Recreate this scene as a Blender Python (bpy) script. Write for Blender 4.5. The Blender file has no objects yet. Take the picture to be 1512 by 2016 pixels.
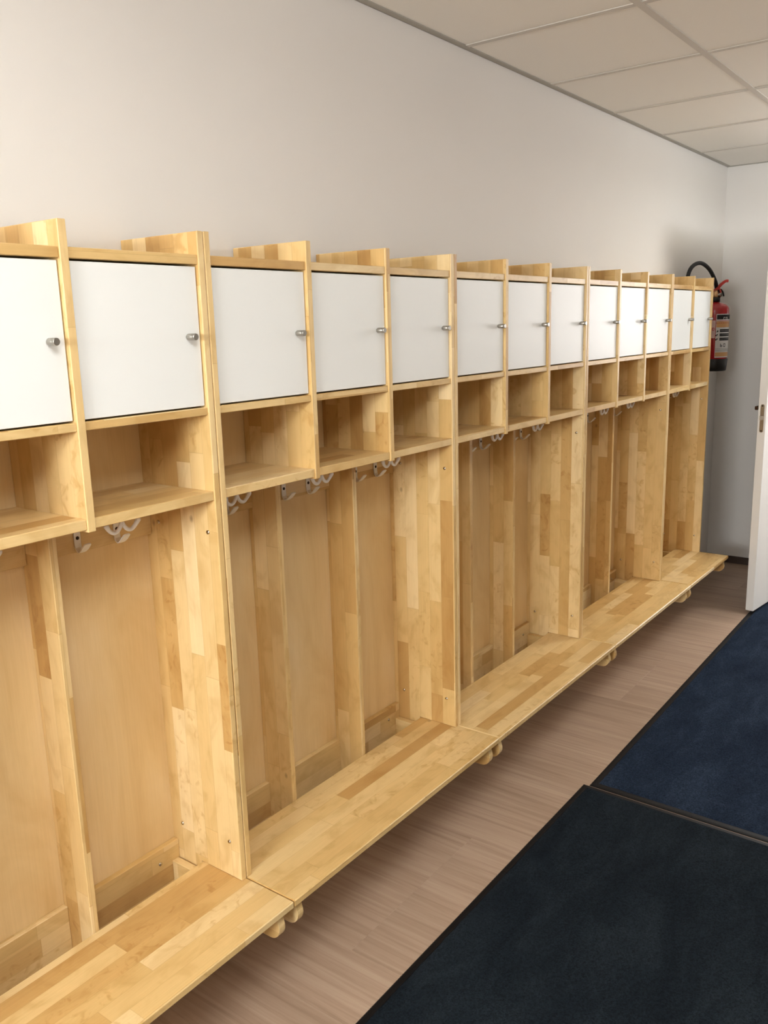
import bpy, bmesh, math, random
import numpy as np
from mathutils import Vector, Matrix
random.seed(7)
scene = bpy.context.scene
COL = scene.collection

# ---------------------------------------------------------------- camera
def make_camera():
    yaw, pitch, roll, f = 0.6447, -0.2134, -0.0278, 1692.58
    fw = Vector((math.cos(yaw)*math.cos(pitch), math.sin(yaw)*math.cos(pitch), math.sin(pitch)))
    rt = fw.cross(Vector((0, 0, 1))).normalized()
    up = rt.cross(fw)
    c, s = math.cos(roll), math.sin(roll)
    r2 = rt*c + up*s
    u2 = up*c - rt*s
    m = Matrix((r2, u2, -fw)).transposed().to_4x4()
    m.translation = (0.0297, -1.56, 1.5328)
    cd = bpy.data.cameras.new('camera')
    cd.sensor_fit = 'VERTICAL'; cd.sensor_height = 36.0; cd.sensor_width = 27.0
    cd.lens = f/2016*36.0
    cd.clip_start = 0.02
    o = bpy.data.objects.new('camera', cd); COL.objects.link(o)
    o.matrix_world = m
    scene.camera = o
make_camera()

# ---------------------------------------------------------------- world, exposure
w = bpy.data.worlds.new('world'); scene.world = w; w.use_nodes = True
w.node_tree.nodes['Background'].inputs[0].default_value = (0.5, 0.5, 0.5, 1)
w.node_tree.nodes['Background'].inputs[1].default_value = 0.05
scene.view_settings.view_transform = 'Standard'
scene.view_settings.look = 'None'
scene.view_settings.gamma = 1
scene.view_settings.use_curve_mapping = False
scene.view_settings.exposure = 0.38
XN, XF, HC, YR = -2.8164, 5.561, 2.388, -4.7765
YR1 = YR
# two unseen lit windows, assumed from how the shadows fall: a high strip window behind the
# photographer and the glazed lobby beyond the doorway at the far end
NEAR_WIN = dict(y0=-1.70, y1=-0.70, z0=1.50, z1=1.95, power=85.0, color=(0.93, 0.975, 1.0))
LOBBY_WIN = dict(x=6.861, y0=-1.95, y1=-0.95, z0=1.15, z1=2.10, power=9.0, color=(1.0, 0.965, 0.97))
FILL_LAMP_COLOR = (0.93, 0.975, 1.0)
# added opal ceiling luminaires (centre x, y, radiance), out of view beside and behind the camera
FILL_LAMPS = [(0.1836, -1.4765, 17.5), (4.6836, -1.4765, 18.0)]
def window_light(name, loc, rotz, w, h, power, color):
    ld = bpy.data.lights.new(name, 'AREA'); ld.shape = 'RECTANGLE'; ld.size = w; ld.size_y = h
    ld.energy = power; ld.color = color
    o = bpy.data.objects.new(name, ld); COL.objects.link(o)
    o.location = loc; o.rotation_euler = (math.pi/2, 0, rotz)      # area lights shine along local -Z
    return o
q = NEAR_WIN
window_light('near_window_daylight', (XN+0.015, (q['y0']+q['y1'])/2, (q['z0']+q['z1'])/2), -math.pi/2, q['y1']-q['y0'], q['z1']-q['z0'], q['power'], q['color'])
q = LOBBY_WIN
window_light('lobby_window_daylight', (q['x']-0.015, (q['y0']+q['y1'])/2, (q['z0']+q['z1'])/2), math.pi/2, q['y1']-q['y0'], q['z1']-q['z0'], q['power'], q['color'])

# ---------------------------------------------------------------- helpers
def lin(r, g, b):
    def f(c):
        c /= 255.0
        return c/12.92 if c <= 0.04045 else ((c+0.055)/1.055)**2.4
    return (f(r), f(g), f(b), 1.0)

def mesh_obj(name, bm, mat, parent=None, smooth=False, loc=None):
    me = bpy.data.meshes.new(name)
    bm.normal_update()
    bm.to_mesh(me); bm.free()
    if smooth:
        for p in me.polygons: p.use_smooth = True
    mats = mat if isinstance(mat, (list, tuple)) else [mat]
    for m in mats: me.materials.append(m)
    o = bpy.data.objects.new(name, me); COL.objects.link(o)
    if parent: o.parent = parent
    if loc: o.location = loc
    return o

def link_copy(o, name=None, parent=None, loc=None, rot=None):
    c = o.copy(); COL.objects.link(c)
    if name: c.name = name
    if parent is not None: c.parent = parent
    if loc is not None: c.location = loc
    if rot is not None: c.rotation_euler = rot
    return c

def empty(name, loc, rotz=0.0, label=None, cat=None, group=None, kind=None, parent=None):
    o = bpy.data.objects.new(name, None); COL.objects.link(o)
    o.empty_display_size = 0.05
    o.location = loc; o.rotation_euler = (0, 0, rotz)
    if parent: o.parent = parent
    if label: o['label'] = label
    if cat: o['category'] = cat
    if group: o['group'] = group
    if kind: o['kind'] = kind
    return o

def tag(o, label=None, cat=None, group=None, kind=None):
    if label: o['label'] = label
    if cat: o['category'] = cat
    if group: o['group'] = group
    if kind: o['kind'] = kind
    return o

def uv_box(bm, axis):
    """u along the board's length (axis), v across it, in metres."""
    uvl = bm.loops.layers.uv.verify()
    ru, rv = random.uniform(0, 50), random.uniform(0, 50)
    for f in bm.faces:
        n = f.normal
        k = max(range(3), key=lambda i: abs(n[i]))
        others = [i for i in range(3) if i != k]
        if axis in others:
            ui = axis; vi = [i for i in others if i != axis][0]
        else:
            ui, vi = others
        for l in f.loops:
            co = l.vert.co
            l[uvl].uv = (co[ui]+ru, co[vi]+rv+0.013*k)

def add_box(bm, a, b, bevel=0.0, seg=1):
    a = [min(a[i], b[i]) for i in range(3)], [max(a[i], b[i]) for i in range(3)]
    lo, hi = a
    vs = [bm.verts.new((x, y, z)) for x in (lo[0], hi[0]) for y in (lo[1], hi[1]) for z in (lo[2], hi[2])]
    fs = []
    for q in ((0, 1, 3, 2), (4, 6, 7, 5), (0, 4, 5, 1), (2, 3, 7, 6), (0, 2, 6, 4), (1, 5, 7, 3)):
        fs.append(bm.faces.new([vs[i] for i in q]))
    if bevel > 0:
        es = set(e for f in fs for e in f.edges)
        bmesh.ops.bevel(bm, geom=list(es), offset=bevel, segments=seg, affect='EDGES', profile=0.5)
    bm.normal_update()

def board(name, a, b, mat, parent, axis=0, bevel=0.0012):
    bm = bmesh.new()
    add_box(bm, a, b, bevel)
    uv_box(bm, axis)
    return mesh_obj(name, bm, mat, parent)

def box(name, a, b, mat, parent=None, bevel=0.0, seg=1):
    bm = bmesh.new(); add_box(bm, a, b, bevel, seg)
    uv_box(bm, 0)
    return mesh_obj(name, bm, mat, parent)

def lathe_bm(bm, prof, n=24, origin=(0, 0, 0), axis='Z', caps=True):
    """prof = [(radius, height)...]"""
    ox, oy, oz = origin
    rings = []
    for r, h in prof:
        ring = []
        for i in range(n):
            a = 2*math.pi*i/n
            x, y = r*math.cos(a), r*math.sin(a)
            if axis == 'Z': p = (ox+x, oy+y, oz+h)
            elif axis == 'Y': p = (ox+x, oy+h, oz+y)
            else: p = (ox+h, oy+x, oz+y)
            ring.append(bm.verts.new(p))
        rings.append(ring)
    for a, b in zip(rings, rings[1:]):
        for i in range(n):
            j = (i+1) % n
            bm.faces.new((a[i], a[j], b[j], b[i]))
    if caps:
        bm.faces.new(rings[0]); bm.faces.new(list(reversed(rings[-1])))
    bmesh.ops.recalc_face_normals(bm, faces=bm.faces)

def catmull(pts, k=8):
    P = [Vector(p) for p in pts]
    P = [P[0]*2-P[1]] + P + [P[-1]*2-P[-2]]
    out = []
    for i in range(1, len(P)-2):
        for j in range(k):
            t = j/k
            a, b, c, d = P[i-1], P[i], P[i+1], P[i+2]
            out.append(0.5*((2*b)+(c-a)*t+(2*a-5*b+4*c-d)*t*t+(3*b-a-3*c+d)*t**3))
    out.append(P[-2])
    return out

def tube_bm(bm, pts, r, n=10, k=8, curve=True):
    path = catmull(pts, k) if curve else [Vector(p) for p in pts]
    prev = None; rings = []
    up = Vector((0, 0, 1))
    tan0 = (path[1]-path[0]).normalized()
    nrm = tan0.cross(up if abs(tan0.z) < 0.9 else Vector((1, 0, 0))).normalized()
    for i, p in enumerate(path):
        t = (path[min(i+1, len(path)-1)]-path[max(i-1, 0)]).normalized()
        nrm = (nrm - t*nrm.dot(t)).normalized()
        bn = t.cross(nrm)
        rr = r(i/(len(path)-1)) if callable(r) else r
        rings.append([bm.verts.new(p+(nrm*math.cos(2*math.pi*q/n)+bn*math.sin(2*math.pi*q/n))*rr) for q in range(n)])
    for a, b in zip(rings, rings[1:]):
        for i in range(n):
            j = (i+1) % n
            bm.faces.new((a[i], a[j], b[j], b[i]))
    # rounded ends
    for ring, sgn, idx in ((rings[0], -1, 0), (rings[-1], 1, -1)):
        c = path[idx]
        t = (path[1]-path[0]).normalized() if idx == 0 else (path[-1]-path[-2]).normalized()
        rad = (ring[0].co-c).length
        r2 = [bm.verts.new(c+(v.co-c)*0.7+t*sgn*rad*0.7) for v in ring]
        for i in range(n):
            j = (i+1) % n
            bm.faces.new((ring[i], ring[j], r2[j], r2[i]))
        tip = bm.verts.new(c+t*sgn*rad)
        for i in range(n):
            bm.faces.new((r2[i], r2[(i+1) % n], tip))
    bmesh.ops.recalc_face_normals(bm, faces=bm.faces)

def extrude_poly(bm, pts, axis, a, b, bevel=0.0):
    """pts in the plane normal to axis (0: (y,z), 1: (x,z), 2: (x,y)), from a to b."""
    def P(p, h):
        if axis == 0: return (h, p[0], p[1])
        if axis == 1: return (p[0], h, p[1])
        return (p[0], p[1], h)
    A = [bm.verts.new(P(p, a)) for p in pts]
    B = [bm.verts.new(P(p, b)) for p in pts]
    f1 = bm.faces.new(A); f2 = bm.faces.new(list(reversed(B)))
    n = len(pts)
    for i in range(n):
        j = (i+1) % n
        bm.faces.new((A[j], A[i], B[i], B[j]))
    bmesh.ops.recalc_face_normals(bm, faces=bm.faces)
    if bevel:
        es = list(set(list(f1.edges)+list(f2.edges)))
        bmesh.ops.bevel(bm, geom=es, offset=bevel, segments=2, affect='EDGES', profile=0.5)

# ---------------------------------------------------------------- materials
class NT:
    def __init__(s, name):
        s.m = bpy.data.materials.new(name); s.m.use_nodes = True
        s.t = s.m.node_tree; s.b = s.t.nodes['Principled BSDF']
    def n(s, typ, **kw):
        nd = s.t.nodes.new(typ)
        for k, v in kw.items(): setattr(nd, k, v)
        return nd
    def l(s, a, b): s.t.links.new(a, b)
    def math(s, op, a, b=None, c=None):
        nd = s.n('ShaderNodeMath', operation=op)
        for i, v in enumerate((a, b, c)):
            if v is None: continue
            if isinstance(v, (int, float)): nd.inputs[i].default_value = v
            else: s.l(v, nd.inputs[i])
        return nd.outputs[0]
    def vec(s, x, y, z=0.0):
        nd = s.n('ShaderNodeCombineXYZ')
        for i, v in enumerate((x, y, z)):
            if isinstance(v, (int, float)): nd.inputs[i].default_value = v
            else: s.l(v, nd.inputs[i])
        return nd.outputs[0]
    def noise(s, vec, scale, detail=3, rough=0.5, dist=0.0):
        nd = s.n('ShaderNodeTexNoise')
        nd.inputs['Scale'].default_value = scale; nd.inputs['Detail'].default_value = detail
        nd.inputs['Roughness'].default_value = rough; nd.inputs['Distortion'].default_value = dist
        s.l(vec, nd.inputs['Vector'])
        return nd.outputs['Fac']
    def ramp(s, fac, stops):
        nd = s.n('ShaderNodeValToRGB'); cr = nd.color_ramp
        while len(cr.elements) > 1: cr.elements.remove(cr.elements[-1])
        for i, (p, c) in enumerate(stops):
            e = cr.elements[0] if i == 0 else cr.elements.new(p)
            e.position = p
            e.color = c if len(c) == 4 else (*c, 1)
        s.l(fac, nd.inputs[0])
        return nd.outputs[0]
    def mix(s, fac, a, b, blend='MIX'):
        nd = s.n('ShaderNodeMix', data_type='RGBA', blend_type=blend)
        for i, v in ((0, fac), (6, a), (7, b)):
            if isinstance(v, (int, float)): nd.inputs[i].default_value = v
            elif isinstance(v, tuple): nd.inputs[i].default_value = v
            else: s.l(v, nd.inputs[i])
        return nd.outputs[2]
    def bump(s, h, strength, dist=0.001):
        nd = s.n('ShaderNodeBump'); nd.inputs['Strength'].default_value = strength
        nd.inputs['Distance'].default_value = dist
        s.l(h, nd.inputs['Height']); s.l(nd.outputs[0], s.b.inputs['Normal'])
    def set(s, **kw):
        for k, v in kw.items():
            i = s.b.inputs[k.replace('_', ' ')]
            if isinstance(v, (int, float, tuple)): i.default_value = v
            else: s.l(v, i)
        return s.m

def plain(name, rgb, rough=0.5, metal=0.0, **kw):
    t = NT(name)
    return t.set(Base_Color=lin(*rgb), Roughness=rough, Metallic=metal, **kw)

def birch_staves():
    t = NT('birch_staves')
    uv = t.n('ShaderNodeUVMap').outputs[0]
    sp = t.n('ShaderNodeSeparateXYZ'); t.l(uv, sp.inputs[0])
    U, V = sp.outputs[0], sp.outputs[1]
    rnd = t.n('ShaderNodeObjectInfo').outputs['Random']
    V = t.math('ADD', V, t.math('MULTIPLY', rnd, 37.3))
    rowf = t.math('DIVIDE', V, 0.0425)
    row = t.math('FLOOR', rowf)
    wn = t.n('ShaderNodeTexWhiteNoise', noise_dimensions='1D'); t.l(row, wn.inputs['W'])
    r1 = wn.outputs['Value']
    u2 = t.math('ADD', U, t.math('MULTIPLY', r1, 5.0))
    L = t.math('ADD', 0.24, t.math('MULTIPLY', t.math('FRACT', t.math('MULTIPLY', r1, 17.0)), 0.36))
    cf = t.math('DIVIDE', u2, L)
    cell = t.math('FLOOR', cf)
    w2 = t.n('ShaderNodeTexWhiteNoise', noise_dimensions='2D')
    t.l(t.vec(row, cell), w2.inputs['Vector'])
    sc = t.n('ShaderNodeSeparateColor'); t.l(w2.outputs['Color'], sc.inputs[0])
    ra, rb, rc = sc.outputs
    tone = t.ramp(ra, [(0.0, lin(196, 153, 92)), (0.10, lin(208, 168, 106)), (0.25, lin(219, 183, 121)),
                       (0.6, lin(226, 193, 134)), (0.88, lin(232, 202, 147)), (1.0, lin(239, 213, 164))])
    # per-stave grain coordinates
    gv = t.vec(t.math('ADD', U, t.math('MULTIPLY', ra, 11.0)), t.math('ADD', V, t.math('MULTIPLY', rb, 7.0)), t.math('MULTIPLY', rc, 9.0))
    mp = t.n('ShaderNodeMapping'); mp.inputs['Scale'].default_value = (9, 16, 1); t.l(gv, mp.inputs[0])
    cloud = t.noise(mp.outputs[0], 1.0, 3, 0.55, 0.8)
    mp2 = t.n('ShaderNodeMapping'); mp2.inputs['Scale'].default_value = (8, 260, 1); t.l(gv, mp2.inputs[0])
    fine = t.noise(mp2.outputs[0], 1.0, 3, 0.6, 0.2)
    mp3 = t.n('ShaderNodeMapping'); mp3.inputs['Scale'].default_value = (22, 24, 1); t.l(gv, mp3.inputs[0])
    flame = t.noise(mp3.outputs[0], 1.0, 2, 0.5, 1.6)
    cl = t.ramp(cloud, [(0.32, (0.84, 0.77, 0.66)), (0.5, (1, 1, 1)), (0.7, (1.06, 1.05, 1.06))])
    c = t.mix(0.75, tone, cl, 'MULTIPLY')
    fl = t.ramp(flame, [(0.56, (1, 1, 1)), (0.72, (0.80, 0.69, 0.55))])
    c = t.mix(t.math('MULTIPLY', t.math('GREATER_THAN', rb, 0.72), 0.8), c, fl, 'MULTIPLY')
    fn = t.ramp(fine, [(0.3, (0.95, 0.93, 0.90)), (0.7, (1.03, 1.03, 1.03))])
    c = t.mix(0.8, c, fn, 'MULTIPLY')
    # hairline joints
    e1 = t.math('ABSOLUTE', t.math('SUBTRACT', t.math('FRACT', rowf), 0.5))
    e2 = t.math('ABSOLUTE', t.math('SUBTRACT', t.math('FRACT', cf), 0.5))
    j = t.math('MAXIMUM', t.math('GREATER_THAN', e1, 0.487), t.math('GREATER_THAN', e2, 0.4982))
    c = t.mix(t.math('MULTIPLY', j, 0.30), c, lin(176, 132, 78))
    # knots
    vo = t.n('ShaderNodeTexVoronoi'); vo.inputs['Scale'].default_value = 5.0
    t.l(t.vec(U, t.math('MULTIPLY', V, 1.4), 0.0), vo.inputs['Vector'])
    kn = t.ramp(vo.outputs['Distance'], [(0.012, (1, 1, 1)), (0.05, (0, 0, 0))])
    c = t.mix(t.math('MULTIPLY', kn, t.math('MULTIPLY', t.math('GREATER_THAN', rc, 0.55), 0.55)), c, lin(120, 76, 40))
    t.bump(fine, 0.05, 0.0004)
    return t.set(Base_Color=c, Roughness=0.36, Specular_IOR_Level=0.5)

def birch_veneer():
    t = NT('birch_veneer')
    uv = t.n('ShaderNodeUVMap').outputs[0]
    mp = t.n('ShaderNodeMapping'); mp.inputs['Scale'].default_value = (2.6, 6, 1); t.l(uv, mp.inputs[0])
    cloud = t.noise(mp.outputs[0], 1.0, 4, 0.55, 0.7)
    mp2 = t.n('ShaderNodeMapping'); mp2.inputs['Scale'].default_value = (6, 220, 1); t.l(uv, mp2.inputs[0])
    fine = t.noise(mp2.outputs[0], 1.0, 2, 0.6)
    c = t.ramp(cloud, [(0.3, lin(222, 187, 131)), (0.5, lin(233, 202, 149)), (0.72, lin(240, 213, 166))])
    fn = t.ramp(fine, [(0.3, (0.96, 0.95, 0.93)), (0.7, (1.02, 1.02, 1.02))])
    c = t.mix(0.8, c, fn, 'MULTIPLY')
    return t.set(Base_Color=c, Roughness=0.45)

def wall_paint(name, rgb):
    t = NT(name)
    co = t.n('ShaderNodeTexCoord').outputs['Object']
    h = t.noise(co, 260, 3, 0.6)
    big = t.noise(co, 1.3, 2, 0.5)
    r, g, b, _ = lin(*rgb)
    c = t.ramp(big, [(0.3, (r*0.985, g*0.985, b*0.985)), (0.7, (r*1.01, g*1.01, b*1.01))])
    t.bump(h, 0.12, 0.0008)
    return t.set(Base_Color=c, Roughness=0.85, Specular_IOR_Level=0.25)

def ceiling_board():
    t = NT('ceiling_board')
    co = t.n('ShaderNodeTexCoord').outputs['Object']
    h = t.noise(co, 420, 3, 0.7)
    t.bump(h, 0.2, 0.001)
    c = t.ramp(h, [(0.3, lin(243, 239, 231)), (0.7, lin(248, 244, 236))])
    return t.set(Base_Color=c, Roughness=0.95, Specular_IOR_Level=0.1)

def laminate():
    t = NT('laminate_plank')
    uv = t.n('ShaderNodeUVMap').outputs[0]
    rnd = t.n('ShaderNodeObjectInfo').outputs['Random']
    sp = t.n('ShaderNodeSeparateXYZ'); t.l(uv, sp.inputs[0])
    v = t.vec(t.math('ADD', sp.outputs[0], t.math('MULTIPLY', rnd, 31.0)), sp.outputs[1], t.math('MULTIPLY', rnd, 8.0))
    mp = t.n('ShaderNodeMapping'); mp.inputs['Scale'].default_value = (2.2, 60, 1); t.l(v, mp.inputs[0])
    g = t.noise(mp.outputs[0], 1.0, 5, 0.62, 0.5)
    mp2 = t.n('ShaderNodeMapping'); mp2.inputs['Scale'].default_value = (1.6, 9, 1); t.l(v, mp2.inputs[0])
    cl = t.noise(mp2.outputs[0], 1.0, 3, 0.5, 0.5)
    c = t.ramp(g, [(0.28, lin(159, 133, 112)), (0.5, lin(178, 152, 130)), (0.72, lin(189, 165, 143))])
    c2 = t.ramp(cl, [(0.3, (0.90, 0.88, 0.86)), (0.7, (1.05, 1.05, 1.05))])
    c = t.mix(0.9, c, c2, 'MULTIPLY')
    tn = t.ramp(rnd, [(0.0, (0.95, 0.94, 0.93)), (1.0, (1.04, 1.04, 1.04))])
    c = t.mix(1.0, c, tn, 'MULTIPLY')
    t.bump(g, 0.08, 0.0006)
    return t.set(Base_Color=c, Roughness=0.42)

def carpet(name, dark, light, off):
    t = NT(name)
    co = t.n('ShaderNodeTexCoord').outputs['Object']
    mo = t.n('ShaderNodeMapping'); mo.inputs['Location'].default_value = (off, off*1.7, 0); t.l(co, mo.inputs[0])
    fib = t.noise(mo.outputs[0], 210, 4, 0.8)
    tuft = t.n('ShaderNodeTexVoronoi'); tuft.inputs['Scale'].default_value = 520; t.l(mo.outputs[0], tuft.inputs['Vector'])
    mp = t.n('ShaderNodeMapping'); mp.inputs['Scale'].default_value = (1.5, 4.0, 1); t.l(mo.outputs[0], mp.inputs[0])
    worn = t.noise(mp.outputs[0], 2.2, 5, 0.62, 0.6)
    c1 = t.mix(t.ramp(fib, [(0.33, (0, 0, 0)), (0.68, (1, 1, 1))]), lin(*dark), lin(*light))
    w_ = t.ramp(worn, [(0.30, (0.66, 0.68, 0.72)), (0.5, (1, 1, 1)), (0.70, (1.6, 1.52, 1.45))])
    c = t.mix(1.0, c1, w_, 'MULTIPLY')
    h = t.math('ADD', fib, t.math('MULTIPLY', tuft.outputs['Distance'], -0.8))
    t.bump(h, 0.7, 0.0022)
    return t.set(Base_Color=c, Roughness=1.0, Specular_IOR_Level=0.08, Sheen_Weight=0.0)

def brushed(name, rgb, rough):
    t = NT(name)
    co = t.n('ShaderNodeTexCoord').outputs['Object']
    h = t.noise(co, 900, 2, 0.6)
    rr = t.n('ShaderNodeMapRange'); t.l(h, rr.inputs[0])
    rr.inputs[3].default_value = rough*0.8; rr.inputs[4].default_value = rough*1.3
    return t.set(Base_Color=lin(*rgb), Metallic=1.0, Roughness=rr.outputs[0])

STAVE = birch_staves()
VENEER = birch_veneer()
WALL = wall_paint('wall_paint', (232, 227, 221))
WALL2 = wall_paint('grey_wall_paint', (196, 194, 190))
CEIL = ceiling_board()
GRID = plain('white_enamel_grid', (212, 206, 197), 0.8)
LAM = laminate()
UNDER = plain('floor_underlay', (70, 58, 48), 0.9)
DOORW = NT('white_laminate').set(Base_Color=lin(240, 240, 236), Roughness=0.38)
LEAFW = wall_paint('white_door_paint', (246, 243, 238)); 
STEEL = brushed('brushed_steel', (176, 172, 164), 0.30)
CHROME = brushed('screw_chrome', (205, 198, 186), 0.18)
HOOKW = plain('white_hook_enamel', (246, 244, 240), 0.32)
DARKM = plain('dark_screw', (58, 46, 38), 0.45, 0.6)
BASEB = plain('dark_baseboard', (66, 50, 40), 0.5)
RUBBER = NT('black_rubber').set(Base_Color=lin(12, 12, 14), Roughness=0.5, Specular_IOR_Level=0.3)
MAT1 = carpet('charcoal_mat_pile', (12, 17, 22), (37, 45, 52), 0.0)
MAT2 = carpet('navy_mat_pile', (15, 22, 32), (47, 60, 80), 3.7)
RED = NT('red_enamel').set(Base_Color=lin(176, 18, 28), Roughness=0.22, Coat_Weight=0.5)
REDP = plain('red_plastic_lever', (196, 60, 50), 0.4)
BLACKP = plain('black_plastic', (18, 18, 20), 0.42)
HOSEM = plain('black_hose_rubber', (16, 16, 18), 0.55)
BRASS = brushed('brass', (200, 160, 120), 0.3)
LABW = plain('label_white', (232, 228, 224), 0.4)
LABP = plain('label_pink_white', (225, 190, 186), 0.4)
LABO = plain('label_orange', (222, 168, 112), 0.4)
LABK = plain('label_black', (10, 9, 10), 0.6)
LABR = plain('label_red', (190, 40, 40), 0.4)
BRONZE = plain('dark_bronze_handle', (74, 48, 30), 0.35, 0.7)

# ---------------------------------------------------------------- dimensions
W_UNIT = 0.9176; PITCH = 0.2996; TS = 0.0161; TD = 0.0167
D = 0.237; ZT = 1.722; ZB = 0.304; TB = 0.0168; YB = 0.3835; YL = 0.1042
J0 = 0.3101

# ---------------------------------------------------------------- room shell
# floor: underlay with laminate planks laid across the corridor
floor = box('floor', (XN-0.1, YR-0.1, -0.03), (XF+0.1, 0.1, -0.009), UNDER); tag(floor, kind='structure')
PW, PL = 0.195, 1.285
bmp = bmesh.new(); add_box(bmp, (0.0001, -PL+0.0001, -0.009), (PW-0.0001, -0.0001, 0.0), 0.0004); uv_box(bmp, 1)
plank0 = mesh_obj('floor_plank', bmp, LAM, floor)
first = True
nx = int((XF-XN)/PW)+1
for i in range(nx):
    x = XF-(i+1)*PW
    st = [-0.34, -0.77, -1.19][(i//3) % 3] if (i % 2 == 0) else [-0.34, -0.9, -0.55][(i//3) % 3]
    ends = [0.0, st]
    while ends[-1] > YR: ends.append(ends[-1]-PL)
    for a, b in zip(ends, ends[1:]):
        b = max(b, YR)
        if abs((a-b)-PL) < 1e-4 and x >= XN:
            if first: plank0.location = (x, a, 0); first = False
            else: link_copy(plank0, loc=(x, a, 0))
        else:
            x0 = max(x, XN)
            if a-b < 0.02: continue
            bm = bmesh.new(); add_box(bm, (x0+0.0001, b+0.0001, -0.009), (x+PW-0.0001, a-0.0001, 0.0), 0.0004); uv_box(bm, 1)
            mesh_obj('floor_plank', bm, LAM, floor)

tag(box('wall_left', (XN, 0.0, -0.03), (XF+0.1, 0.1, HC+0.12), WALL), kind='structure')
tag(box('wall_right', (XN, YR-0.1, -0.03), (XF+0.1, YR, HC+0.12), WALL2), kind='structure')
tag(box('wall_near', (XN-0.1, YR-0.1, -0.03), (XN, 0.1, HC+0.12), WALL2), kind='structure')
# far wall with the doorway that the open leaf belongs to
DY0, DY1, DZ = -0.600, -1.560, 2.09
bm = bmesh.new()
add_box(bm, (XF, DY0, -0.03), (XF+0.1, 0.0, HC+0.12))
add_box(bm, (XF, YR, -0.03), (XF+0.1, DY1, HC+0.12))
add_box(bm, (XF, DY1, DZ), (XF+0.1, DY0, HC+0.12))
tag(mesh_obj('wall_far', bm, WALL), kind='structure')
# the small lobby beyond the doorway
bm = bmesh.new()
add_box(bm, (XF+1.3, -2.2, -0.03), (XF+1.4, 0.1, HC+0.12))
add_box(bm, (XF+0.1, -2.3, -0.03), (XF+1.4, -2.2, HC+0.12))
add_box(bm, (XF+0.1, 0.0, -0.03), (XF+1.4, 0.1, HC+0.12))
add_box(bm, (XF+0.1, -2.2, HC), (XF+1.3, 0.0, HC+0.12))
tag(mesh_obj('wall_lobby', bm, WALL), kind='structure')
tag(box('floor_lobby', (XF, -2.2, -0.03), (XF+1.3, 0.0, -0.0005), LAM), kind='structure')

# baseboards
tag(box('baseboard_left', (XN, -0.012, 0.0), (XF, 0.0, 0.045), BASEB, bevel=0.002), kind='structure')
bm = bmesh.new()
add_box(bm, (XF-0.012, DY0+0.07, 0.0), (XF, -0.012, 0.045), 0.002)
add_box(bm, (XF-0.012, YR, 0.0), (XF, DY1-0.07, 0.045), 0.002)
tag(mesh_obj('baseboard_far', bm, BASEB), kind='structure')
# door frame round the doorway
bm = bmesh.new()
add_box(bm, (XF-0.012, DY0, 0.0), (XF+0.11, DY0+0.06, DZ+0.06), 0.003)
add_box(bm, (XF-0.012, DY1-0.06, 0.0), (XF+0.11, DY1, DZ+0.06), 0.003)
add_box(bm, (XF-0.012, DY1, DZ), (XF+0.11, DY0, DZ+0.06), 0.003)
tag(mesh_obj('trim_1', bm, LEAFW), kind='structure')

# ceiling: slab, lay-in tiles, T-runners, wall angle
ceil = box('ceiling', (XN-0.1, YR-0.1, HC+0.06), (XF+0.1, 0.1, HC+0.12), GRID); tag(ceil, kind='structure')
TX0, TY0 = 2.5836, -0.5765
xs = [TX0+0.6*k for k in range(-10, 5)]
ys = [TY0-0.6*k for k in range(0, 7)]
xs_b = [XN]+[x for x in xs if XN < x < XF]+[XF]
ys_b = [0.0]+ys+[YR]
for i in range(len(xs_b)-1):
    for j in range(len(ys_b)-1):
        x0, x1, y1, y0 = xs_b[i], xs_b[i+1], ys_b[j], ys_b[j+1]
        if x1-x0 < 0.03 or y1-y0 < 0.03: continue
        g = 0.003
        board('ceiling_tile', (x0+g, y0+g, HC+0.0025), (x1-g, y1-g, HC+0.02), CEIL, ceil, 0, 0.001)
def tee(name, a, b):
    return board(name, a, b, GRID, ceil, 0, 0.0005)
for y in ys:
    tee('ceiling_runner', (XN, y-0.012, HC-0.0006), (XF, y+0.012, HC+0.0022))
for x in xs_b[1:-1]:
    for ya, yb in zip(ys_b, ys_b[1:]):
        tee('ceiling_cross_runner', (x-0.012, yb+0.012, HC-0.0004), (x+0.012, ya-0.012, HC+0.0022))
bm = bmesh.new()
add_box(bm, (XN, -0.022, HC-0.0008), (XF, 0.0, HC+0.0022)); add_box(bm, (XN, -0.0015, HC-0.0008), (XF, 0.0, HC+0.02))
add_box(bm, (XF-0.022, YR, HC-0.0008), (XF, -0.022, HC+0.0022))
add_box(bm, (XN, YR, HC-0.0008), (XF, YR+0.022, HC+0.0022))
add_box(bm, (XN, YR, HC-0.0008), (XN+0.022, 0, HC+0.0022))
mesh_obj('wall_angle', bm, plain('wall_angle_enamel', (168, 163, 152), 0.5), ceil)

# ---------------------------------------------------------------- lit windows (outside the frame)
def lit_pane(name, color, strength):
    t = NT(name)
    return t.set(Base_Color=(0.8, 0.8, 0.8, 1), Emission_Color=(*color, 1), Emission_Strength=strength)
def window(n, x, q, sgn):
    r = empty('window_%d' % n, (x, q['y0'], q['z0']), kind='structure')
    w_, h_ = q['y1']-q['y0'], q['z1']-q['z0']
    bm = bmesh.new(); f = 0.05
    for a, b in (((0-f, 0-f), (w_+f, 0)), ((0-f, h_), (w_+f, h_+f)), ((0-f, 0), (0, h_)), ((w_, 0), (w_+f, h_))):
        add_box(bm, (0, a[0], a[1]), (sgn*0.02, b[0], b[1]), 0.002)
    mesh_obj('window_frame', bm, LEAFW, r)
    box('window_pane', (0.0, 0, 0), (sgn*0.006, w_, h_), lit_pane('lit_window_pane', q['color'], 4.0), r)
window(1, XN, NEAR_WIN, 1)
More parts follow.
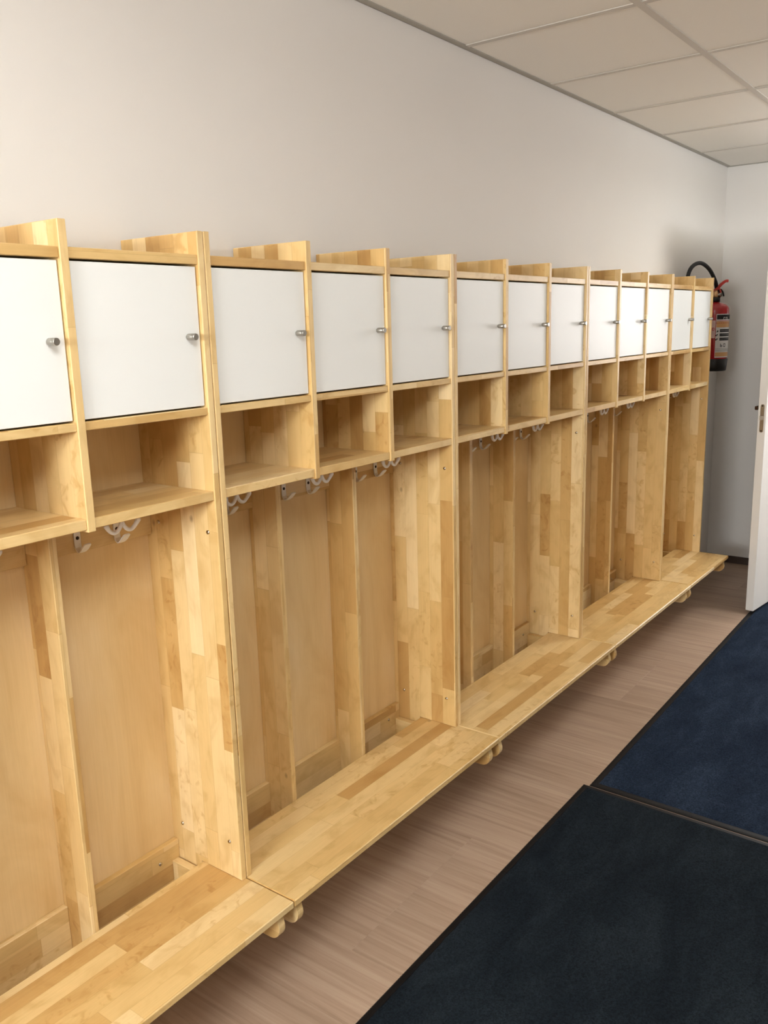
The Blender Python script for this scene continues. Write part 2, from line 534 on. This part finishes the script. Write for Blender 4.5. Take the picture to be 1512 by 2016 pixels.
window(2, LOBBY_WIN['x'], LOBBY_WIN, -1)

# added opal box luminaires, hung and lit all round to brighten the ceiling
where = ['behind the photographer', 'to the right of the open white door']
for k, (lx, ly, pw) in enumerate(FILL_LAMPS):
    r = empty('ceiling_fill_light', (lx, ly, HC), label='added unseen opal light, hung to brighten the ceiling, '+where[k], cat='light', group='added opal ceiling lights')
    box('base', (-.06, -.06, -0.025), (.06, .06, -0.001), GRID, r, 0.002)
    bm = bmesh.new(); lathe_bm(bm, [(0.008, -0.125), (0.008, -0.025)], 12); mesh_obj('stem', bm, GRID, r, True)
    box('diffuser', (-.24, -.24, -0.215), (.24, .24, -0.125), lit_pane('lit_diffuser', FILL_LAMP_COLOR, pw), r)

# ---------------------------------------------------------------- locker units
def screw_mesh(parent, loc, facing):
    """small raised washer-head screw; facing: 0 = -X, 1 = -Y"""
    bm = bmesh.new()
    lathe_bm(bm, [(0.0048, 0.0), (0.0048, -0.0012), (0.0036, -0.0024), (0.0012, -0.0026)], 12, (0, 0, 0), 'X' if facing == 0 else 'Y')
    return mesh_obj('screw', bm, CHROME, parent, True, loc)

def single_hook(parent, x):
    # flat strap screwed to the rail, curling forward and up
    prof = [(-0.0235, 1.150), (-0.0235, 1.112), (-0.0245, 1.104), (-0.0285, 1.0975), (-0.034, 1.0955), (-0.040, 1.098), (-0.047, 1.1035), (-0.060, 1.1165)]
    bm = bmesh.new()
    n = len(prof); rows = []
    for i, (y, z) in enumerate(prof):
        a = prof[max(i-1, 0)]; b = prof[min(i+1, n-1)]
        d = Vector((0, b[0]-a[0], b[1]-a[1])).normalized(); nn = Vector((0, -d.z, d.y))*0.0013
        hw = 0.0074 if i < 2 else (0.0074 if i < 6 else 0.0088)
        c = Vector((0, y, z))
        rows.append([bm.verts.new(c+nn+Vector((-hw, 0, 0))), bm.verts.new(c+nn+Vector((hw, 0, 0))),
                     bm.verts.new(c-nn+Vector((hw, 0, 0))), bm.verts.new(c-nn+Vector((-hw, 0, 0)))])
    for a, b in zip(rows, rows[1:]):
        for i in range(4):
            j = (i+1) % 4
            bm.faces.new((a[i], a[j], b[j], b[i]))
    bm.faces.new(rows[0]); bm.faces.new(list(reversed(rows[-1])))
    bmesh.ops.recalc_face_normals(bm, faces=bm.faces)
    tipe = [e for e in rows[-1][0].link_edges if e.other_vert(rows[-1][0]) is rows[-1][3]] + [e for e in rows[-1][1].link_edges if e.other_vert(rows[-1][1]) is rows[-1][2]]
    bmesh.ops.bevel(bm, geom=tipe, offset=0.005, segments=3, affect='EDGES', profile=0.5)
    o = mesh_obj('coat_hook', bm, HOOKW, parent, False, (x, 0, 0))
    o['label'] = 'white metal strap hook on the rail'
    bm = bmesh.new(); lathe_bm(bm, [(0.0040, 0), (0.0038, -0.0012), (0.002, -0.002)], 10, (0, -0.0247, 1.124), 'Y')
    mesh_obj('screw', bm, DARKM, o, True)
    return o

def double_hook(parent, x, zu):
    # two-armed wire hook hanging under the shelf
    bm = bmesh.new()
    y = -0.120
    r = lambda s: 0.0043+0.0012*(1-min(1, s*7))
    tube_bm(bm, [(x-0.0385, y-0.002, 1.1585), (x-0.030, y, 1.1470), (x-0.019, y, 1.1415), (x-0.008, y, 1.1470), (x-0.001, y, 1.1600), (x-0.0005, y, 1.1720), (x, y, zu-0.002)], r, 10, 5)
    tube_bm(bm, [(x+0.0385, y-0.002, 1.1585), (x+0.030, y, 1.1470), (x+0.019, y, 1.1415), (x+0.008, y, 1.1470), (x+0.001, y, 1.1600), (x+0.0005, y, 1.1720), (x, y, zu-0.002)], r, 10, 5)
    lathe_bm(bm, [(0.011, zu), (0.011, zu-0.002), (0.006, zu-0.004)], 14, (x, y, 0))
    o = mesh_obj('double_hook', bm, HOOKW, parent, True)
    o['label'] = 'white two-armed hook hanging under the shelf'
    return o

def knob(parent, x):
    bm = bmesh.new()
    lathe_bm(bm, [(0.0050, 0.0), (0.0050, -0.0020), (0.0064, -0.0024), (0.0066, -0.0030), (0.0066, -0.0175), (0.0060, -0.0182), (0.0060, -0.0192),
                  (0.0066, -0.0198), (0.0066, -0.0232), (0.0060, -0.0242)], 22, (0, 0, 0), 'Y')
    o = mesh_obj('knob', bm, STEEL, parent, False, (x, -0.229, 1.5215))
    for p in o.data.polygons: p.use_smooth = len(p.vertices) == 4
    es = o.data
    o['label'] = 'short brushed steel cylinder knob'
    return o

def make_unit(ncomp, X0, label):
    Wd = ncomp*PITCH+TS+(W_UNIT-3*PITCH-TS if ncomp == 3 else 0)
    root = empty('locker_unit', (X0, 0, 0), label=label, cat='locker unit', group='birch locker units along the wall')
    gap = 0.0010
    # side panels: full depth above the bench, a narrow tongue behind it
    for s in (0, 1):
        xa, xb = (gap, TS) if s == 0 else (Wd-TS, Wd-gap)
        bm = bmesh.new()
        pts = [(-0.0008, 0.205), (-YL+0.001, 0.205), (-YL+0.001, ZB+0.0004), (-D, ZB+0.0004), (-D, ZT), (-0.0008, ZT)]
        extrude_poly(bm, pts, 0, xa, xb, 0.0020)
        bm.normal_update(); uv_box(bm, 2)
        p = mesh_obj('side_panel', bm, STAVE, root)
        if s == 1:
            for (y, z) in ((-0.048, 1.123), (-0.208, 1.119), (-0.043, 0.383), (-0.205, 0.393)):
                screw_mesh(p, (xa, y, z), 0)
    inner = []
    for k in range(1, ncomp):
        xc = k*PITCH+TS/2
        xa, xb = xc-TD/2, xc+TD/2
        inner.append((xa, xb))
        board('upper_divider', (xa, -0.0065, 1.1845), (xb, -D, ZT), STAVE, root, 2)
        board('lower_divider', (xa, -0.0065, 0.215), (xb, -YL, 1.1840), STAVE, root, 2)
    edges = [TS]+[v for ab in inner for v in ab]+[Wd-TS]
    board('back_panel', (TS, -0.0008, 0.215), (Wd-TS, -0.0062, 1.676), VENEER, root, 2, 0.0)
    for c in range(ncomp):
        xa, xb = edges[2*c], edges[2*c+1]
        board('top_shelf', (xa, -0.0064, 1.6590), (xb, -D+0.0035, 1.6775), STAVE, root, 0)
        board('middle_shelf', (xa, -0.0064, 1.3660), (xb, -D+0.0035, 1.3815), STAVE, root, 0)
        board('lower_shelf', (xa, -0.0064, 1.1895), (xb, -D+0.0030, 1.2090), STAVE, root, 0)
        d = box('door', (xa+0.0022, -0.213, 1.3850), (xb-0.0028, -0.229, 1.6550), DOORW, root, 0.0008)
        d['label'] = 'white laminate door'
        knob(d, xb-0.0335)
        board('hook_rail', (xa, -0.0064, 1.0930), (xb, -0.0215, 1.1893), STAVE, root, 0)
        board('lower_rail', (xa, -0.0064, 0.215), (xb, -0.0215, 0.334), STAVE, root, 0)
        xm = (xa+xb)/2
        single_hook(root, xm-0.046); single_hook(root, xm+0.050)
        double_hook(root, xm-0.004, 1.1893)
    for x in (0.0745, Wd-0.0745):
        s = screw_mesh(root, (x, -0.0215, 0.297), 1)
    # bench board and its two round-nosed supports
    board('bench_seat', (0.0012, -YL-0.0006, ZB-TB), (Wd-0.0012, -YB, ZB), STAVE, root, 0, 0.0022)
    for xa in (TS+0.004, Wd-TS-0.0235):
        bm = bmesh.new()
        zt, h, yf = ZB-TB-0.0002, 0.066, -0.372
        r = 0.030
        pts = [(-0.0222, zt), (-0.0222, zt-h)]
        for q in range(0, 11):
            a = -math.pi/2-q*(math.pi*0.62)/10
            pts.append((yf+r+r*math.cos(a), zt-h+r+r*math.sin(a)))
        pts.append((yf+0.004, zt-0.018)); pts.append((yf+0.012, zt))
        extrude_poly(bm, pts, 0, xa, xa+0.0195, 0.0012)
        bm.normal_update(); uv_box(bm, 1)
        mesh_obj('bench_support', bm, STAVE, root)
    return root, Wd

def children(o): return [c for c in bpy.data.objects if c.parent == o]
def copy_tree(o, parent=None, kids=None):
    c = o.copy(); COL.objects.link(c)
    if parent: c.parent = parent
    for ch in kids.get(o.name, []): copy_tree(ch, c, kids)
    return c

rootA, _ = make_unit(3, J0, 'nearest birch locker unit, its left part cut off by the left edge of the photo')
kids = {}
for o in list(bpy.data.objects):
    if o.parent: kids.setdefault(o.parent.name, []).append(o)
labels = ['second birch locker unit from the camera, three white doors, hooks in its open bays',
          'third birch locker unit from the camera, between the second and fourth of the row',
          'fourth birch locker unit from the camera, just before the short two-door end unit']
for k in range(1, 4):
    c = copy_tree(rootA, None, kids)
    c.location = (J0+k*W_UNIT, 0, 0); c['label'] = labels[k-1]
make_unit(2, J0+4*W_UNIT, 'short two-door birch locker unit at the far end beside the red extinguisher')

# ---------------------------------------------------------------- mats
def mat(name, outer, border, pile, label, far_border=None):
    """outer: four corners (near-left, far-left, far-right, near-right)"""
    r = empty(name, (outer[0][0], outer[0][1], 0), label=label, cat='mat', group='dark entrance mats')
    ox, oy = outer[0]
    P = [Vector((x-ox, y-oy, 0)) for x, y in outer]
    def inset(P, d):
        out = []
        n = len(P)
        for i in range(n):
            a, b, c = P[i-1], P[i], P[(i+1) % n]
            d1 = (b-a).normalized(); d2 = (c-b).normalized()
            n1 = Vector((d1.y, -d1.x, 0)); n2 = Vector((d2.y, -d2.x, 0))
            m = (n1+n2); m = m/ m.dot(n1)
            out.append(b+m*d)
        return out
    steps = [(0.0, 0.0003), (0.004, 0.0030), (0.010, 0.0042), (border-0.002, 0.0046)]
    bm = bmesh.new()
    rings = []
    for d, h in steps:
        rings.append([bm.verts.new((v.x, v.y, h)) for v in inset(P, d)])
    rings.append([bm.verts.new((v.x, v.y, 0.001)) for v in inset(P, border)])
    for a, b in zip(rings, rings[1:]):
        for i in range(4):
            j = (i+1) % 4
            bm.faces.new((a[i], a[j], b[j], b[i]))
    bm.faces.new(rings[-1])
    bmesh.ops.recalc_face_normals(bm, faces=bm.faces)
    mesh_obj('rubber_border', bm, RUBBER, r)
    # carpet pile: a finely broken-up slab with a ragged rim
    I = inset(P, border-0.001)
    bm = bmesh.new()
    L = max((I[1]-I[0]).length, (I[2]-I[3]).length); Wd = (I[3]-I[0]).length
    nu, nv = int(L/0.012), int(Wd/0.012)
    rng = random.Random(3)
    g = []
    for i in range(nu+1):
        row = []
        u = i/nu
        for j in range(nv+1):
            v = j/nv
            p = I[0].lerp(I[1], u).lerp(I[3].lerp(I[2], u), v)
            edge = i in (0, nu) or j in (0, nv)
            jx, jy = (rng.uniform(-.0012, .0012), rng.uniform(-.0012, .0012))
            row.append(bm.verts.new((p.x+jx, p.y+jy, 0.0045 if edge else 0.0078+rng.uniform(-.0005, .0005))))
        g.append(row)
    for i in range(nu):
        for j in range(nv):
            bm.faces.new((g[i][j], g[i][j+1], g[i+1][j+1], g[i+1][j]))
    bm.normal_update()
    bmesh.ops.recalc_face_normals(bm, faces=bm.faces)
    if sum(f.normal.z for f in bm.faces) < 0: bmesh.ops.reverse_faces(bm, faces=bm.faces)
    mesh_obj('carpet_pile', bm, pile, r, True)
    return r
mat('floor_mat', [(0.72, -0.494), (2.5305, -0.492), (2.508, -1.66), (0.72, -1.66)], 0.022, MAT1,
    'charcoal entrance mat nearest the camera, black rubber rim, bottom right corner')
mat('floor_mat', [(2.5325, -0.511), (5.00, -0.492), (5.00, -1.66), (2.5105, -1.68)], 0.026, MAT2,
    'navy entrance mat beyond the first, reaching under the open white door')

# ---------------------------------------------------------------- open door leaf
leaf_root = empty('door_1', (4.596, -0.484, 0), -0.128, kind='structure')
# local x runs from the lock edge to the hinges, local y = 0 is the face towards the lockers
box('door_leaf', (0, -0.040, 0.022), (0.945, 0, 2.07), LEAFW, leaf_root, 0.0015)
bm = bmesh.new()
pts = []
for q in range(9):
    a = math.pi*q/8; pts.append((-0.0205+0.0095*math.cos(a), 1.0905+0.0095*math.sin(a)))
for q in range(9):
    a = math.pi+math.pi*q/8; pts.append((-0.0205+0.0095*math.cos(a), 0.9675+0.0095*math.sin(a)))
extrude_poly(bm, pts, 0, -0.0012, 0.001)
lp = mesh_obj('lock_plate', bm, STEEL, leaf_root); lp['label'] = 'steel lock plate with round ends on the door edge'
bm = bmesh.new()
extrude_poly(bm, [(-0.0012, -0.0295), (-0.0012, -0.0125), (-0.0125, -0.0125), (-0.003, -0.0285)], 2, 1.022, 1.042)
mesh_obj('latch', bm, CHROME, lp)
for z in (1.0915, 0.9665):
    bm = bmesh.new(); lathe_bm(bm, [(0.0042, 0), (0.004, -0.0010), (0.002, -0.0012)], 10, (0, 0, 0), 'X')
    mesh_obj('screw', bm, DARKM, lp, True, (-0.0012, -0.0205, z))
# handles on both faces
for s, m, nm in ((1, BRONZE, 'dark bronze lever on the locker side'), (-1, STEEL, 'steel lever on the room side')):
    y0 = 0.0 if s > 0 else -0.040
    zz = 1.070
    h = box('door_handle', (0.086, y0+s*0.036, zz-0.010), (0.200, y0+s*0.052, zz+0.010), m, leaf_root, 0.004, 2)
    h['label'] = nm
    bm = bmesh.new(); lathe_bm(bm, [(0.008, y0), (0.008, y0+s*0.038)], 14, (0.094, 0, zz), 'Y'); mesh_obj('neck', bm, STEEL, h, True)
    bm = bmesh.new(); lathe_bm(bm, [(0.025, y0), (0.025, y0+s*0.006), (0.022, y0+s*0.008)], 24, (0.094, 0, zz), 'Y'); mesh_obj('rose', bm, STEEL, h)
for z in (0.25, 1.80):
    bm = bmesh.new(); lathe_bm(bm, [(0.008, 0), (0.008, 0.09)], 14, (0.953, -0.034, z), 'Z'); mesh_obj('hinge', bm, STEEL, leaf_root, True)

# ---------------------------------------------------------------- fire extinguisher
EX, EY, RB = 5.10, -0.10, 0.0800
CX, CY = 0.0297, -1.56
ext = empty('fire_extinguisher', (EX, EY, 1.233), label='red fire extinguisher with black hose on the wall beyond the last locker', cat='fire extinguisher')
def L3(x, y, z): return (x-EX, y-EY, z-1.233)
bm = bmesh.new()
prof = [(RB-0.004, 0.055), (RB, 0.062), (RB, 0.330)]
for q in range(1, 9):
    a = math.pi/2*q/8; prof.append((0.026+(RB-0.026)*math.cos(a), 0.330+0.046*math.sin(a)))
prof += [(0.022, 0.378), (0.022, 0.386)]
lathe_bm(bm, prof, 48)
mesh_obj('cylinder', bm, RED, ext, True)
bm = bmesh.new()
lathe_bm(bm, [(RB-0.006, 0.0), (RB-0.003, 0.003), (RB+0.0035, 0.066), (RB+0.0005, 0.068)], 48)
mesh_obj('base_ring', bm, BLACKP, ext, True)
bm = bmesh.new(); lathe_bm(bm, [(0.024, 0.378), (0.027, 0.381), (0.027, 0.401), (0.023, 0.404)], 24); mesh_obj('collar', bm, BLACKP, ext, True)
bm = bmesh.new()
lathe_bm(bm, [(0.019, 0.402), (0.021, 0.407), (0.021, 0.424), (0.015, 0.430), (0.013, 0.442)], 20)
lathe_bm(bm, [(0.009, 0.0), (0.009, 0.030), (0.011, 0.031), (0.011, 0.036)], 14, (0, 0, 0.416), 'X')
valve = mesh_obj('valve', bm, BRASS, ext, True)
# pressure gauge on the front
bm = bmesh.new(); lathe_bm(bm, [(0.013, -0.018), (0.013, -0.032), (0.011, -0.033)], 18, (0, 0, 0.415), 'Y'); mesh_obj('gauge', bm, CHROME, ext)
# levers point away from the wall towards the camera's right
dd = Vector((0.55, -0.83, 0)).normalized(); sd = Vector((-dd.y, dd.x, 0))
def lever(name, path, w, th, m):
    bm = bmesh.new(); rows = []
    P = catmull([dd*a+Vector((0, 0, z)) for a, z in path], 5)
    for i, p in enumerate(P):
        t = (P[min(i+1, len(P)-1)]-P[max(i-1, 0)]).normalized(); nn = sd.cross(t).normalized()*th/2
        rows.append([bm.verts.new(p+nn+sd*w/2), bm.verts.new(p+nn-sd*w/2), bm.verts.new(p-nn-sd*w/2), bm.verts.new(p-nn+sd*w/2)])
    for a, b in zip(rows, rows[1:]):
        for i in range(4):
            bm.faces.new((a[i], a[(i+1) % 4], b[(i+1) % 4], b[i]))
    bm.faces.new(rows[0]); bm.faces.new(list(reversed(rows[-1])))
    bmesh.ops.recalc_face_normals(bm, faces=bm.faces)
    bmesh.ops.bevel(bm, geom=bm.edges[:], offset=0.0012, segments=1, affect='EDGES')
    return mesh_obj(name, bm, m, ext)
lever('squeeze_lever', [(-0.015, 0.438), (0.008, 0.450), (0.030, 0.474), (0.052, 0.490), (0.066, 0.490)], 0.018, 0.014, REDP)
lever('carry_handle', [(-0.012, 0.428), (0.012, 0.436), (0.026, 0.447), (0.040, 0.430), (0.046, 0.408)], 0.014, 0.006, BLACKP)
lever('valve_guard', [(-0.004, 0.446), (0.010, 0.452), (0.022, 0.444), (0.028, 0.424)], 0.020, 0.008, REDP)
bm = bmesh.new()
pts = [L3(5.135, -0.10, 1.655), L3(5.115, -0.10, 1.690), L3(5.075, -0.10, 1.730), L3(5.003, -0.088, 1.786), L3(4.905, -0.072, 1.815), L3(4.826, -0.054, 1.797),
       L3(4.780, -0.046, 1.745), L3(4.775, -0.044, 1.64), L3(4.83, -0.045, 1.50), L3(4.93, -0.05, 1.36), L3(5.00, -0.07, 1.30)]
tube_bm(bm, pts, 0.0105, 14, 8)
mesh_obj('hose', bm, HOSEM, ext, True)
box('wall_bracket', (-0.020, 0.076, 0.10), (0.020, 0.0995, 0.34), BLACKP, ext, 0.002)
# labels: flat print wrapped on the cylinder
phi0 = math.atan2(CY-EY, CX-EX)      # angle that faces the corridor side
def wrap_rects(name, rects, m, lift, parent):
    """rects: (s0, s1, z0, z1) in metres, s grows to the right of a viewer facing the cylinder"""
    bm = bmesh.new(); rr = RB+lift
    for s0, s1, z0, z1 in rects:
        n = max(1, int(abs(s1-s0)/0.006)+1)
        pr = None
        for i in range(n+1):
            a = phi0+(s0+(s1-s0)*i/n)/RB
            vs = [bm.verts.new((rr*math.cos(a), rr*math.sin(a), z)) for z in (z0, z1)]
            if pr: bm.faces.new((pr[0], vs[0], vs[1], pr[1]))
            pr = vs
    bmesh.ops.recalc_face_normals(bm, faces=bm.faces)
    return mesh_obj(name, bm, m, parent, True)
lab = wrap_rects('label', [(0.012, 0.130, 0.075, 0.312)], LABW, 0.0006, ext)
lab['label'] = 'white instruction label with black header and orange bands'
ins = wrap_rects('inspection_label', [(-0.030, 0.009, 0.182, 0.278)], LABP, 0.0006, ext)
ins['label'] = 'pale pink inspection sticker'
wrap_rects('inspection_print', [(-0.008, 0.004, 0.236, 0.239), (-0.008, -0.004, 0.226, 0.236), (0.002, 0.005, 0.226, 0.236), (-0.007, 0.004, 0.222, 0.225)], LABR, 0.0010, ins)
wrap_rects('header_band', [(0.015, 0.127, 0.283, 0.308)], LABK, 0.0010, lab)
wrap_rects('orange_band', [(0.014, 0.128, 0.240, 0.272), (0.014, 0.128, 0.081, 0.104)], LABO, 0.0010, lab)
wrap_rects('red_line', [(0.014, 0.128, 0.274, 0.2765)]+[(0.012+0.012*i, 0.020+0.012*i, 0.262, 0.2645) for i in range(8)], LABR, 0.0013, lab)
blk = []
for r_ in range(3):
    z = 0.222-r_*0.023
    blk.append((0.034, 0.115, z-0.008, z+0.008))
    blk += [(0.016, 0.021, z-0.008, z-0.004), (0.019, 0.026, z-0.006, z+0.001)] if r_ == 0 else [(0.012, 0.018, z-0.007, z+0.001), (0.018, 0.024, z-0.002, z+0.004)]
# the figures 6 and 0 (box pictograms) in the row below
def glyph(s, z, w_, h, segs, t=0.0025):
    o = []
    for g in segs:
        if g == 'T': o.append((s, s+w_, z+h-t, z+h))
        if g == 'B': o.append((s, s+w_, z, z+t))
        if g == 'M': o.append((s, s+w_, z+h/2-t/2, z+h/2+t/2))
        if g == 'L': o.append((s, s+t, z, z+h))
        if g == 'R': o.append((s+w_-t, s+w_, z, z+h))
        if g == 'l': o.append((s+w_-t, s+w_, z, z+h/2))
        if g == 'u': o.append((s, s+t, z+h/2, z+h))
    return o
blk += glyph(0.040, 0.133, 0.012, 0.019, 'LBMl', 0.003) + glyph(0.060, 0.133, 0.014, 0.019, 'LTBR', 0.003)
blk += [(0.014, 0.118, 0.123, 0.1242), (0.014, 0.118, 0.116, 0.1172), (0.014, 0.118, 0.110, 0.1112)]
wrap_rects('label_print', blk, LABK, 0.0013, lab)
wt = glyph(0.052, 0.280, 0.012, 0.015, 'LTB', 0.003)+glyph(0.068, 0.280, 0.012, 0.015, 'LTBR', 0.003)
for r_ in range(3):
    z = 0.222-r_*0.023
    wt += [(0.038+i*0.009, 0.044+i*0.009, z-0.0005, z+0.0010) for i in range(8)]
wrap_rects('header_lettering', wt, LABW, 0.0017, lab)
